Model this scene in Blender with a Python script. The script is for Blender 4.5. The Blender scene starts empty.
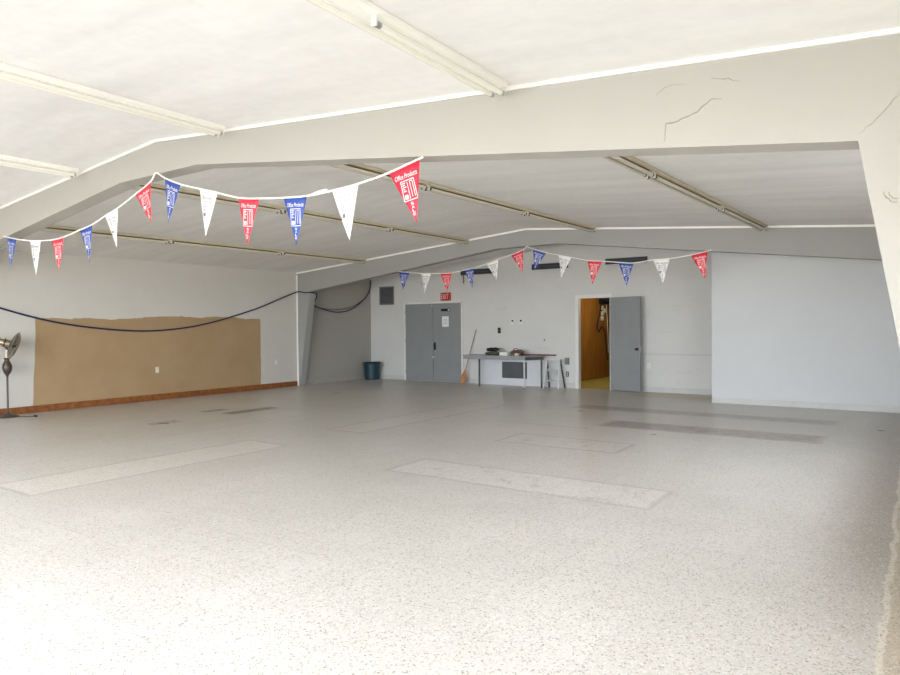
import bpy, bmesh, math, random
from mathutils import Vector, Matrix, noise

random.seed(7)
SC = bpy.context.scene
COL = SC.collection

# ------------------------------------------------------------------ camera
CAM_H = 1.49
YAW, PITCH, ROLL, FPX = 0.61031, -0.01656, -0.00842, 670.91
Fv = Vector((-math.sin(YAW) * math.cos(PITCH), math.cos(YAW) * math.cos(PITCH), math.sin(PITCH)))
Rv = Vector((math.cos(YAW), math.sin(YAW), 0))
Uv = Rv.cross(Fv)
R2 = Rv * math.cos(ROLL) + Uv * math.sin(ROLL)
U2 = -Rv * math.sin(ROLL) + Uv * math.cos(ROLL)
cam = bpy.data.objects.new('camera', bpy.data.cameras.new('camera'))
COL.objects.link(cam)
cam.matrix_world = Matrix(((R2.x, U2.x, -Fv.x, 0), (R2.y, U2.y, -Fv.y, 0), (R2.z, U2.z, -Fv.z, CAM_H), (0, 0, 0, 1)))
cam.data.sensor_width = 36.0
cam.data.lens = FPX / 900 * 36.0
cam.data.clip_start = 0.05
SC.camera = cam

# ------------------------------------------------------------------ light
world = bpy.data.worlds.new('overcast_sky')
SC.world = world
world.use_nodes = True
bg = world.node_tree.nodes['Background']
bg.inputs[1].default_value = 1.0
_nt = world.node_tree
_tc = _nt.nodes.new('ShaderNodeTexCoord')
_sx = _nt.nodes.new('ShaderNodeSeparateXYZ')
_nt.links.new(_tc.outputs['Generated'], _sx.inputs[0])
_rp = _nt.nodes.new('ShaderNodeValToRGB')      # pavement below the horizon, bright hazy sky above it
NEAR, FAR, SKY, TOP = 0.06, 0.68, 1.0, 1.0    # ground levels shaped to light the rear more: dim near, bright far; hazy sky
_map = _nt.nodes.new('ShaderNodeMapRange')
_map.inputs[1].default_value = -1
_map.inputs[2].default_value = 1
_nt.links.new(_sx.outputs[2], _map.inputs[0])
_nt.links.new(_map.outputs[0], _rp.inputs[0])
_e = _rp.color_ramp.elements
for _ in range(4):
    _e.new(0.5)
for _i, (_p, _v, _c) in enumerate(((0.38, NEAR, (1, .99, .97)), (0.42, FAR, (1, .99, .97)), (0.492, FAR, (1, .99, .97)), (0.508, SKY, (.92, .985, 1.07)), (0.75, SKY, (.92, .985, 1.07)), (0.85, TOP, (.92, .985, 1.07)))):
    _e[_i].position, _e[_i].color = _p, (_c[0] * _v, _c[1] * _v, _c[2] * _v, 1)
_nt.links.new(_rp.outputs[0], bg.inputs[0])


def portal(name, loc, rot, sx, sy):
    l = bpy.data.lights.new(name, 'AREA')
    l.shape = 'RECTANGLE'
    l.size, l.size_y = sx, sy
    l.cycles.is_portal = True
    o = bpy.data.objects.new(name, l)
    COL.objects.link(o)
    o.location = loc
    o.rotation_euler = rot
    return o


FRONT_Y = -2.0
portal('shop_window_daylight', (-5.2, FRONT_Y - 0.06, 1.45), (math.radians(90), 0, 0), 9.9, 2.5)

st = bpy.data.lights.new('storeroom_fill', 'POINT')  # point light added to brighten the storeroom; no bulb is seen
st.energy = 2.2
st.color = (1.0, 0.86, 0.6)
st.shadow_soft_size = 0.08
sto = bpy.data.objects.new('storeroom_fill', st)
COL.objects.link(sto)
sto.location = (-5.9, 16.6, 2.3)

SC.view_settings.view_transform = 'Standard'
SC.view_settings.look = 'None'
SC.view_settings.gamma = 1
SC.view_settings.use_curve_mapping = False
SC.view_settings.exposure = 4.18
SC.cycles.max_bounces = 14
SC.cycles.diffuse_bounces = 10
SC.cycles.glossy_bounces = 4
SC.cycles.use_denoising = True
SC.cycles.sample_clamp_indirect = 0.35
SC.cycles.blur_glossy = 1.0
SC.cycles.caustics_reflective = False
SC.cycles.caustics_refractive = False

# ------------------------------------------------------------------ dimensions
A_, B_, C_, D_ = 13.0696, 11.857, 3.9453, 14.677
RX, ZE, ZR = -6.4221, 2.8937, 3.4289
KX, ZB, KW, ZK = 0.6876, 3.0780, 0.4792, 2.4023
XL, XR = -A_, 2 * RX + A_
SLOPE = (ZR - ZE) / (RX + A_)
TH = 0.2
PART_Y, PART_X = 13.253, -3.2167


def roof(x):
    return ZR - SLOPE * abs(x - RX)


# ------------------------------------------------------------------ materials
def lin(c):
    return tuple(((v / 255) / 12.92 if v / 255 <= 0.04045 else ((v / 255 + 0.055) / 1.055) ** 2.4) for v in c)


class NT:
    def __init__(s, name):
        s.m = bpy.data.materials.new(name)
        s.m.use_nodes = True
        s.t = s.m.node_tree
        s.b = s.t.nodes['Principled BSDF']
        s._pos = None

    def n(s, kind, **kw):
        nd = s.t.nodes.new(kind)
        for k, v in kw.items():
            setattr(nd, k, v)
        return nd

    def l(s, a, b):
        s.t.links.new(a, b)

    def val(s, sock, v):
        if isinstance(v, bpy.types.NodeSocket):
            s.l(v, sock)
        else:
            sock.default_value = v

    def math(s, op, a, b=0.0, c=0.0, clamp=False):
        nd = s.n('ShaderNodeMath', operation=op, use_clamp=clamp)
        for i, v in enumerate((a, b, c)):
            s.val(nd.inputs[i], v)
        return nd.outputs[0]

    def pos(s):
        if s._pos is None:
            s._pos = s.n('ShaderNodeTexCoord').outputs['Object']
        return s._pos

    def scaled(s, v):
        nd = s.n('ShaderNodeMapping')
        s.l(s.pos(), nd.inputs[0])
        nd.inputs['Scale'].default_value = v
        return nd.outputs[0]

    def noise(s, scale, detail=3, rough=0.55, vec=None, out='Fac'):
        nd = s.n('ShaderNodeTexNoise')
        nd.inputs['Scale'].default_value = scale
        nd.inputs['Detail'].default_value = detail
        nd.inputs['Roughness'].default_value = rough
        s.l(vec if vec is not None else s.pos(), nd.inputs['Vector'])
        return nd.outputs[out]

    def ramp(s, f, stops):
        nd = s.n('ShaderNodeValToRGB')
        e = nd.color_ramp.elements
        while len(e) < len(stops):
            e.new(0.5)
        for i, (p, c) in enumerate(stops):
            e[i].position = p
            e[i].color = (*c, 1) if len(c) == 3 else c
        s.val(nd.inputs[0], f)
        return nd.outputs[0]

    def mix(s, f, a, b, mode='MIX'):
        nd = s.n('ShaderNodeMix', data_type='RGBA', blend_type=mode)
        s.val(nd.inputs[0], f)
        for i, v in ((6, a), (7, b)):
            if isinstance(v, tuple):
                v = (*v[:3], 1)
            s.val(nd.inputs[i], v)
        return nd.outputs[2]

    def smooth(s, v, lo, hi):
        nd = s.n('ShaderNodeMapRange', interpolation_type='SMOOTHSTEP')
        s.val(nd.inputs[0], v)
        nd.inputs[1].default_value = lo
        nd.inputs[2].default_value = hi
        return nd.outputs[0]

    def bump(s, h, strength=0.2, dist=0.01):
        nd = s.n('ShaderNodeBump')
        nd.inputs['Strength'].default_value = strength
        nd.inputs['Distance'].default_value = dist
        s.l(h, nd.inputs['Height'])
        s.l(nd.outputs[0], s.b.inputs['Normal'])

    def xyz(s, v=None):
        nd = s.n('ShaderNodeSeparateXYZ')
        s.l(v if v is not None else s.pos(), nd.inputs[0])
        return nd.outputs

    def col(s, c):
        s.val(s.b.inputs['Base Color'], (*c, 1) if isinstance(c, tuple) else c)


def plain(name, c, rough=0.6, metal=0.0, var=0.12, scale=6.0, bump=0.0, bscale=60, spec=None):
    t = NT(name)
    c = lin(c)
    f = t.noise(scale, 4)
    lo = tuple(v * (1 - var) for v in c)
    hi = tuple(min(1, v * (1 + var)) for v in c)
    t.col(t.ramp(f, [(0.3, lo), (0.7, hi)]))
    t.b.inputs['Roughness'].default_value = rough
    t.b.inputs['Metallic'].default_value = metal
    if spec is not None:
        t.b.inputs['Specular IOR Level'].default_value = spec
    if bump:
        t.bump(t.noise(bscale, 3), bump, 0.004)
    return t.m


def wall_paint(name, c, dirt=0.06, streak=(1, 1, 1)):
    t = NT(name)
    c = lin(c)
    f = t.noise(1.3, 5, 0.6, t.scaled(streak))
    g = t.noise(9, 3)
    k = t.math('ADD', t.math('MULTIPLY', f, 0.75), t.math('MULTIPLY', g, 0.25))
    t.col(t.ramp(k, [(0.3, tuple(v * (1 - dirt) for v in c)), (0.7, tuple(min(.93, v * (1 + dirt * .6)) for v in c))]))
    t.b.inputs['Roughness'].default_value = 0.75
    t.b.inputs['Specular IOR Level'].default_value = 0.25
    t.bump(t.noise(140, 2), 0.08, 0.002)
    return t


M = {}
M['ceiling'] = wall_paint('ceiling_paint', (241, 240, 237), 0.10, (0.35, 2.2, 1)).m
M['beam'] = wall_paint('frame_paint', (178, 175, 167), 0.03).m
M['beam_grey'] = wall_paint('far_frame_paint', (162, 162, 158), 0.03).m
M['partition'] = wall_paint('partition_paint', (214, 216, 217), 0.03).m
M['trim'] = plain('white_trim', (246, 245, 240), 0.45, var=0.02)
M['grey_base'] = plain('painted_baseboard', (205, 206, 204), 0.6, var=0.05)
M['taupe_base'] = plain('taupe_baseboard', (172, 168, 159), 0.6, var=0.05)
M['wood_base'] = plain('stained_baseboard', (136, 82, 38), 0.5, var=0.35, scale=14)
M['fixture'] = plain('cream_enamel', (250, 249, 242), 0.4, var=0.03)
M['fixture_old'] = plain('yellowed_enamel', (204, 194, 168), 0.45, var=0.08)
M['gap_shade'] = plain('gap_shade_brown', (124, 104, 76), 0.6, var=0.2)  # painted shade of the gap between channel and old tubes
M['tube'] = plain('tube_glass', (242, 240, 228), 0.25, var=0.02)
M['tube_old'] = plain('dusty_tube_glass', (214, 208, 192), 0.35, var=0.05)
M['socket'] = plain('socket_plastic', (232, 230, 220), 0.4, var=0.03)
M['tube_end'] = plain('burnt_tube_end', (62, 56, 50), 0.5)
M['red'] = plain('red_vinyl', (224, 32, 62), 0.45, var=0.05)
M['blue'] = plain('blue_vinyl', (36, 72, 158), 0.45, var=0.05)
M['white'] = plain('white_vinyl', (244, 244, 242), 0.45, var=0.02)
M['print_white'] = plain('white_ink', (250, 248, 246), 0.6, var=0.01)
M['print_grey'] = plain('grey_ink', (104, 106, 118), 0.6, var=0.02)
M['cord_white'] = plain('white_cord', (246, 244, 238), 0.6, var=0.02)
M['cable'] = plain('blue_cable', (20, 28, 74), 0.45, var=0.1)
M['door'] = plain('door_grey', (143, 146, 147), 0.5, var=0.04, scale=3)
M['frame_white'] = plain('door_frame_paint', (230, 229, 225), 0.5, var=0.03)
M['panel_white'] = plain('panel_white', (226, 228, 232), 0.45, var=0.02)
M['black'] = plain('black_plastic', (22, 22, 24), 0.5)
M['bar'] = plain('blackened_metal', (48, 54, 64), 0.5)
M['dark'] = plain('dark_grey', (76, 77, 80), 0.6)
M['metal'] = plain('brushed_steel', (176, 178, 180), 0.35, metal=0.8, var=0.05)
M['alu'] = plain('aluminium', (214, 216, 218), 0.4, metal=0.15, var=0.05)
M['bronze'] = plain('antique_bronze', (84, 74, 66), 0.4, metal=0.45, var=0.15)
M['fan_wire'] = plain('pewter_wire', (150, 142, 128), 0.4, metal=0.4)
M['brass'] = plain('aged_brass', (160, 144, 116), 0.35, metal=0.5, var=0.1)
M['ivory'] = plain('ivory_plastic', (232, 226, 208), 0.4, var=0.02)
M['plate'] = plain('white_plastic', (232, 232, 230), 0.4, var=0.02)
M['table'] = plain('grey_laminate', (150, 154, 157), 0.35, var=0.04)
M['table_edge'] = plain('dark_apron', (84, 90, 88), 0.5)
M['bin'] = plain('teal_plastic', (26, 58, 72), 0.4, var=0.08)
M['straw'] = plain('broom_straw', (186, 132, 84), 0.8, var=0.3, scale=40, bump=0.4)
M['wood'] = plain('bare_wood', (168, 138, 116), 0.6, var=0.2, scale=20)
M['redwood'] = plain('reddish_wood', (130, 78, 66), 0.55, var=0.15, scale=20)
M['olive'] = plain('olive_canvas', (84, 86, 72), 0.85, var=0.15, bump=0.3)
M['blackcloth'] = plain('black_canvas', (28, 28, 28), 0.85, bump=0.3)
M['brownleather'] = plain('brown_leather', (104, 72, 56), 0.55, var=0.2, bump=0.3)
M['exit_red'] = plain('exit_red', (190, 40, 36), 0.5, var=0.05)
M['exit_face'] = plain('exit_face', (244, 226, 216), 0.5, var=0.04)
M['paper'] = plain('paper', (236, 236, 234), 0.8, var=0.02)
M['crack'] = plain('crack_line', (162, 152, 136), 0.9)
M['store_floor'] = plain('yellow_vinyl', (176, 164, 84), 0.5, var=0.25, scale=4)
M['store_dark'] = plain('dark_store_void', (40, 38, 36), 0.8)  # wall colour darkened to stand for the unlit void
M['grille'] = plain('grille_grey', (122, 124, 126), 0.5, var=0.05)


def back_wall_mat():
    t = wall_paint('back_wall_paint', (218, 218, 215), 0.04)
    c = t.b.inputs['Base Color'].links[0].from_socket
    x, y, z = t.xyz()
    # scuffed line where a rail once ran, and faint dirty smears
    band = t.math('MULTIPLY', t.smooth(t.math('ABSOLUTE', t.math('SUBTRACT', z, 0.84)), 0.03, 0.0), t.smooth(x, -6.0, -5.4))
    smear = t.smooth(t.noise(2.2, 4, 0.6, t.scaled((0.6, 1, 2.2))), 0.60, 0.78)
    f = t.math('MULTIPLY', t.math('ADD', band, t.math('MULTIPLY', smear, 0.8), clamp=True), 0.22)
    t.col(t.mix(f, c, lin((140, 138, 134))))
    return t.m


def left_wall_mat():
    t = wall_paint('side_wall_paint', (208, 205, 197), 0.035)
    c = t.b.inputs['Base Color'].links[0].from_socket
    x, y, z = t.xyz()
    # bare brown board showing where paint was left off: ragged top, soft wavy flanks
    nz = t.noise(2.5, 5, 0.6)
    top = t.math('ADD', 1.62, t.math('MULTIPLY', nz, 0.12))
    top = t.math('ADD', top, t.math('MULTIPLY', t.noise(14, 3, 0.7), 0.03))
    hump = t.math('MULTIPLY', t.smooth(t.math('ABSOLUTE', t.math('SUBTRACT', y, 9.0)), 2.2, 0.2), 0.05)
    top = t.math('ADD', top, hump)
    a = t.smooth(t.math('SUBTRACT', top, z), -0.006, 0.006)
    edge0 = t.math('ADD', t.math('MULTIPLY_ADD', z, 0.05, 5.50), t.math('MULTIPLY', t.noise(1.0, 2), 0.12))
    b = t.smooth(t.math('SUBTRACT', y, edge0), -0.01, 0.01)
    edge1 = t.math('ADD', 10.66, t.math('MULTIPLY', t.noise(3, 2), 0.05))
    d = t.smooth(t.math('SUBTRACT', edge1, y), -0.01, 0.01)
    f = t.math('MULTIPLY', t.math('MULTIPLY', a, b), d)
    br = t.ramp(t.noise(2, 3), [(0.3, lin((168, 141, 106))), (0.7, lin((175, 149, 114)))])
    c = t.mix(f, c, br)
    rear = t.smooth(y, 11.95, 11.97)   # the end bay is painted a darker taupe
    t.col(t.mix(rear, c, lin((170, 167, 158))))
    return t.m


def floor_mat():
    t = NT('terrazzo_tile')
    base = t.ramp(t.noise(0.8, 5, 0.6), [(0.3, lin((199, 194, 186))), (0.7, lin((211, 206, 199)))])
    x, y, z = t.xyz()
    # tile to tile tone, 0.305 m tiles
    tl = 0.305
    fx = t.math('FLOOR', t.math('DIVIDE', x, tl))
    fy = t.math('FLOOR', t.math('DIVIDE', y, tl))
    cmb = t.n('ShaderNodeCombineXYZ')
    t.l(fx, cmb.inputs[0])
    t.l(fy, cmb.inputs[1])
    wn = t.n('ShaderNodeTexWhiteNoise', noise_dimensions='2D')
    t.l(cmb.outputs[0], wn.inputs['Vector'])
    base = t.mix(t.math('MULTIPLY', wn.outputs['Value'], 0.10), base, lin((150, 144, 136)))
    # seams
    gx = t.math('ABSOLUTE', t.math('SUBTRACT', t.math('FRACT', t.math('DIVIDE', x, tl)), 0.5))
    gy = t.math('ABSOLUTE', t.math('SUBTRACT', t.math('FRACT', t.math('DIVIDE', y, tl)), 0.5))
    seam = t.smooth(t.math('MAXIMUM', gx, gy), 0.488, 0.499)

    wob = t.noise(3.5, 3, out='Color')
    sub = t.n('ShaderNodeVectorMath', operation='SUBTRACT')
    t.l(wob, sub.inputs[0])
    sub.inputs[1].default_value = (0.5, 0.5, 0.5)
    sc = t.n('ShaderNodeVectorMath', operation='SCALE')
    t.l(sub.outputs[0], sc.inputs[0])
    sc.inputs['Scale'].default_value = 0.09
    ad = t.n('ShaderNodeVectorMath', operation='ADD')
    t.l(sc.outputs[0], ad.inputs[0])
    t.l(t.pos(), ad.inputs[1])
    wx, wy, _ = t.xyz(ad.outputs[0])

    def rect(x0, x1, y0, y1, soft=0.03):
        dx = t.math('SUBTRACT', t.math('ABSOLUTE', t.math('SUBTRACT', wx, (x0 + x1) / 2)), (x1 - x0) / 2)
        dy = t.math('SUBTRACT', t.math('ABSOLUTE', t.math('SUBTRACT', wy, (y0 + y1) / 2)), (y1 - y0) / 2)
        return t.math('MAXIMUM', dx, dy)

    blotch = t.noise(5, 4, 0.65)

    def stain(c, d, colour, amt, soft=0.03, rim=0.0, rimcol=(120, 112, 104)):
        ins = t.smooth(d, soft, -soft)
        k = t.math('MULTIPLY', ins, t.math('MULTIPLY_ADD', blotch, 1.0, amt - 0.5, clamp=True))
        k = t.math('MULTIPLY', ins, k)
        c = t.mix(k, c, lin(colour))
        if rim:
            r = t.math('MULTIPLY', t.smooth(t.math('ABSOLUTE', d), 0.045, 0.005), rim)
            c = t.mix(r, c, lin(rimcol))
        return c

    c = base
    c = stain(c, rect(-7.3, -6.55, 2.75, 5.75), (224, 219, 210), 0.6, rim=0.32)
    c = stain(c, rect(-7.1, -6.42, 7.0, 11.0), (214, 208, 198), 0.5, rim=0.42)
    c = stain(c, rect(-4.55, -1.8, 5.32, 6.0), (224, 219, 212), 0.55, rim=0.3)
    c = stain(c, rect(-4.5, -2.9, 7.45, 8.15), (210, 204, 196), 0.45, rim=0.42)
    c = stain(c, rect(-5.4, -3.9, 9.0, 9.1), (150, 144, 136), 0.4)
    c = stain(c, rect(-8.6, -8.56, 5.2, 9.4), (140, 132, 120), 0.5, 0.02)
    c = stain(c, rect(-9.3, -9.26, 6.4, 9.9), (146, 138, 126), 0.4, 0.02)
    c = stain(c, rect(-5.2, -0.98, 11.15, 11.75), (120, 106, 94), 0.55, 0.14)
    c = stain(c, rect(-3.9, -1.0, 9.38, 10.05), (120, 102, 92), 0.68, 0.09, rim=0.2)
    c = stain(c, rect(-10.06, -9.72, 7.3, 8.4), (112, 104, 92), 0.85, 0.05)
    c = stain(c, rect(-10.6, -10.35, 7.25, 7.75), (112, 104, 92), 0.75, 0.05)
    c = stain(c, rect(-9.95, -9.68, 5.85, 6.35), (118, 108, 94), 0.6, 0.03)
    c = stain(c, rect(-5.0, -3.25, 13.6, 14.7), (196, 172, 128), 0.7, 0.03)
    # darker brown towards the wall by the column, and the bare tan strip past it
    wall_dark = t.math('MULTIPLY', t.smooth(wx, -0.75, -0.2), t.smooth(y, 3.2, 5.5))
    c = t.mix(t.math('MULTIPLY', wall_dark, 0.65), c, lin((136, 122, 106)))
    bare = t.smooth(wx, -0.145, -0.115)
    c = t.mix(t.math('MULTIPLY', bare, 0.8), c, lin((190, 174, 150)))
    edge = t.math('MULTIPLY', t.smooth(t.math('ABSOLUTE', t.math('ADD', wx, 0.14)), 0.022, 0.008), 0.7)
    c = t.mix(edge, c, lin((226, 216, 198)))
    inpatch = t.math('MAXIMUM', t.smooth(rect(-4.55, -1.8, 5.32, 6.0), .03, -.03), t.smooth(rect(-4.5, -2.9, 7.45, 8.15), .03, -.03))
    smud = t.math('MULTIPLY', inpatch, t.smooth(t.noise(4.2, 3, 0.6), 0.55, 0.68))
    c = t.mix(t.math('MULTIPLY', smud, 0.4), c, lin((150, 140, 130)))
    seam = t.math('MULTIPLY', seam, t.math('MAXIMUM', t.smooth(t.noise(0.6, 3), 0.42, 0.66), inpatch))
    c = t.mix(t.math('MULTIPLY', seam, 0.5), c, lin((128, 120, 110)))
    # stone chips
    vn = t.n('ShaderNodeTexVoronoi')
    wv = t.n('ShaderNodeVectorMath', operation='MULTIPLY_ADD')
    t.l(t.noise(38, 2, out='Color'), wv.inputs[0])
    wv.inputs[1].default_value = (0.035, 0.035, 0.0)
    t.l(t.pos(), wv.inputs[2])
    t.l(wv.outputs[0], vn.inputs['Vector'])
    vn.inputs['Scale'].default_value = 104
    ch = t.n('ShaderNodeSeparateColor')
    t.l(vn.outputs['Color'], ch.inputs[0])
    core = t.smooth(vn.outputs['Distance'], 0.62, 0.42)
    dk = t.math('MULTIPLY', t.math('GREATER_THAN', ch.outputs[0], 0.83), core)
    md = t.math('MULTIPLY', t.math('GREATER_THAN', ch.outputs[1], 0.72), core)
    lt = t.math('MULTIPLY', t.math('GREATER_THAN', ch.outputs[2], 0.70), core)
    c = t.mix(t.math('MULTIPLY', lt, 0.5), c, lin((226, 224, 220)))
    c = t.mix(t.math('MULTIPLY', md, 0.35), c, lin((150, 138, 126)))
    c = t.mix(t.math('MULTIPLY', dk, 0.6), c, lin((104, 88, 76)))
    gr = t.smooth(t.noise(170, 2), 0.45, 0.75)
    c = t.mix(t.math('MULTIPLY', gr, 0.22), c, lin((140, 130, 118)))
    t.col(c)
    r = t.math('MULTIPLY_ADD', t.noise(1.6, 4), 0.16, 0.23)
    t.l(r, t.b.inputs['Roughness'])
    t.b.inputs['Specular IOR Level'].default_value = 0.35
    return t.m


def wood_panel_mat():
    t = NT('orange_plywood')
    v = t.scaled((1, 1.6, 0.18))
    g = t.noise(9, 5, 0.6, v)
    x, y, z = t.xyz()
    c = t.ramp(g, [(0.3, lin((136, 88, 30))), (0.55, lin((168, 114, 44))), (0.75, lin((186, 134, 60)))])
    s = t.math('FRACT', t.math('DIVIDE', y, 0.4))
    c = t.mix(t.math('MULTIPLY', t.smooth(t.math('ABSOLUTE', t.math('SUBTRACT', s, 0.5)), 0.47, 0.5), 0.5), c, lin((70, 38, 12)))
    t.col(c)
    t.b.inputs['Roughness'].default_value = 0.5
    return t.m


M['floor'] = floor_mat()
M['wall_left'] = left_wall_mat()
M['wall_back'] = back_wall_mat()
M['wall_plain'] = wall_paint('plain_wall_paint', (212, 210, 204), 0.04).m
M['ply'] = wood_panel_mat()


# ------------------------------------------------------------------ mesh helpers
class MB:
    def __init__(s):
        s.bm = bmesh.new()

    def verts(s, pts):
        return [s.bm.verts.new(p) for p in pts]

    def face(s, vs):
        try:
            return s.bm.faces.new(vs)
        except ValueError:
            return None

    def hexa(s, p):  # 4 bottom, 4 top
        v = s.verts(p)
        for f in ((3, 2, 1, 0), (4, 5, 6, 7), (0, 1, 5, 4), (1, 2, 6, 5), (2, 3, 7, 6), (3, 0, 4, 7)):
            s.face([v[i] for i in f])
        return s

    def box(s, x0, x1, y0, y1, z0, z1, m=None):
        p = [Vector(q) for q in ((x0, y0, z0), (x1, y0, z0), (x1, y1, z0), (x0, y1, z0), (x0, y0, z1), (x1, y0, z1), (x1, y1, z1), (x0, y1, z1))]
        if m is not None:
            p = [m @ q for q in p]
        return s.hexa(p)

    def rbox(s, x0, x1, y0, y1, z0, z1, r=0.005, seg=2, m=None):
        t = bmesh.new()
        bmesh.ops.create_cube(t, size=1)
        for v in t.verts:
            v.co = Vector(((x0 + x1) / 2 + v.co.x * (x1 - x0), (y0 + y1) / 2 + v.co.y * (y1 - y0), (z0 + z1) / 2 + v.co.z * (z1 - z0)))
        bmesh.ops.bevel(t, geom=t.edges[:], offset=r, segments=seg, affect='EDGES', profile=0.5)
        return s.add(t, m)

    def add(s, t, m=None):
        mp = {}
        for v in t.verts:
            mp[v] = s.bm.verts.new(m @ v.co if m is not None else v.co)
        for f in t.faces:
            s.face([mp[v] for v in f.verts])
        t.free()
        return s

    def prism(s, poly, ax, a0, a1):
        """poly of 2-d points swept along an axis ('x': poly=(y,z); 'y': (x,z); 'z': (x,y))"""
        def P(q, a):
            return {'x': (a, q[0], q[1]), 'y': (q[0], a, q[1]), 'z': (q[0], q[1], a)}[ax]
        v0 = s.verts([P(q, a0) for q in poly])
        v1 = s.verts([P(q, a1) for q in poly])
        n = len(poly)
        s.face(v0[::-1])
        s.face(v1)
        for i in range(n):
            s.face([v0[i], v0[(i + 1) % n], v1[(i + 1) % n], v1[i]])
        return s

    def ring(s, c, u, w, r, n):
        return s.verts([c + u * (r * math.cos(2 * math.pi * i / n)) + w * (r * math.sin(2 * math.pi * i / n)) for i in range(n)])

    def tube(s, pts, r, n=8, closed=False):
        pts = [Vector(p) for p in pts]
        rr = r if isinstance(r, (list, tuple)) else [r] * len(pts)
        prev = None
        rings = []
        u = None
        for i, p in enumerate(pts):
            if closed:
                d = pts[(i + 1) % len(pts)] - pts[i - 1]
            else:
                d = pts[min(i + 1, len(pts) - 1)] - pts[max(i - 1, 0)]
            d.normalize()
            if u is None:
                u = d.cross(Vector((0, 0, 1)))
                if u.length < 1e-3:
                    u = d.cross(Vector((1, 0, 0)))
            u = (u - d * u.dot(d)).normalized()
            w = d.cross(u)
            rings.append(s.ring(p, u, w, rr[i], n))
        m = len(rings)
        for i in range(m if closed else m - 1):
            a, b = rings[i], rings[(i + 1) % m]
            for k in range(n):
                s.face([a[k], a[(k + 1) % n], b[(k + 1) % n], b[k]])
        if not closed:
            s.face(rings[0][::-1])
            s.face(rings[-1])
        return s

    def lathe(s, prof, c=(0, 0, 0), n=24, m=None):
        c = Vector(c)
        rings = []
        for r, z in prof:
            ps = [c + Vector((max(r, 1e-4) * math.cos(2 * math.pi * i / n), max(r, 1e-4) * math.sin(2 * math.pi * i / n), z)) for i in range(n)]
            if m is not None:
                ps = [m @ p for p in ps]
            rings.append(s.verts(ps))
        for a, b in zip(rings, rings[1:]):
            for k in range(n):
                s.face([a[k], a[(k + 1) % n], b[(k + 1) % n], b[k]])
        s.face(rings[0][::-1])
        s.face(rings[-1])
        return s

    def build(s, name, mat, parent=None, smooth=False, world=True):
        """world=True: vertices are world positions; they are made local to the parent's place"""
        me = bpy.data.meshes.new(name)
        if parent is not None and world:
            off = Vector((0, 0, 0))
            q = parent
            while q is not None:
                off += q.location
                q = q.parent
            for v in s.bm.verts:
                v.co -= off
        bmesh.ops.recalc_face_normals(s.bm, faces=s.bm.faces)
        s.bm.to_mesh(me)
        s.bm.free()
        me.materials.append(M[mat] if isinstance(mat, str) else mat)
        if smooth:
            for p in me.polygons:
                p.use_smooth = True
            try:
                me.set_sharp_from_angle(angle=math.radians(40))
            except Exception:
                pass
        o = bpy.data.objects.new(name, me)
        COL.objects.link(o)
        if parent is not None:
            o.parent = parent
        return o


def tag(o, label=None, cat=None, group=None, kind=None):
    for k, v in (('label', label), ('category', cat), ('group', group), ('kind', kind)):
        if v:
            o[k] = v
    return o


def thing(name, label, cat, loc=(0, 0, 0), rotz=0, group=None, kind=None):
    o = bpy.data.objects.new(name, None)
    o.empty_display_size = 0.05
    COL.objects.link(o)
    o.location = loc
    o.rotation_euler = (0, 0, rotz)
    return tag(o, label, cat, group, kind)


def struct(name, mb, mat, label=None, smooth=False):
    o = mb.build(name, mat, smooth=smooth)
    return tag(o, label, None, None, 'structure')


def text_shape(body, size=1.0, shear=0.0, extrude=0.0):
    cu = bpy.data.curves.new('t', 'FONT')
    cu.body = body
    cu.size = size
    cu.shear = shear
    cu.resolution_u = 3
    cu.extrude = extrude
    o = bpy.data.objects.new('t', cu)
    COL.objects.link(o)
    dg = bpy.context.evaluated_depsgraph_get()
    ev = o.evaluated_get(dg)
    me = ev.to_mesh()
    vs = [v.co.copy() for v in me.vertices]
    fs = [tuple(p.vertices) for p in me.polygons]
    ev.to_mesh_clear()
    bpy.data.objects.remove(o)
    bpy.data.curves.remove(cu)
    return vs, fs


# ================================================================== STRUCTURE
Y0, Y1 = FRONT_Y, D_
WT = 0.12
mb = MB().box(XL - WT, XR + WT, Y0 - WT, Y1 + WT, -0.1, 0)
struct('floor', mb, 'floor', 'speckled grey terrazzo tile floor with worn outlines of removed shelving')

mb = MB()
for s in (-1, 1):
    xe = XL - WT if s < 0 else XR + WT
    mb.prism([(RX, ZR), (xe, roof(xe)), (xe, roof(xe) + 0.12), (RX, ZR + 0.12)], 'y', Y0 - WT, Y1 + WT)
struct('ceiling', mb, 'ceiling', 'white low-pitched board ceiling')

struct('wall_left', MB().box(XL - WT, XL, Y0 - WT, Y1 + WT, 0, roof(XL)), 'wall_left', 'grey side wall with a large bare brown patch')
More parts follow.
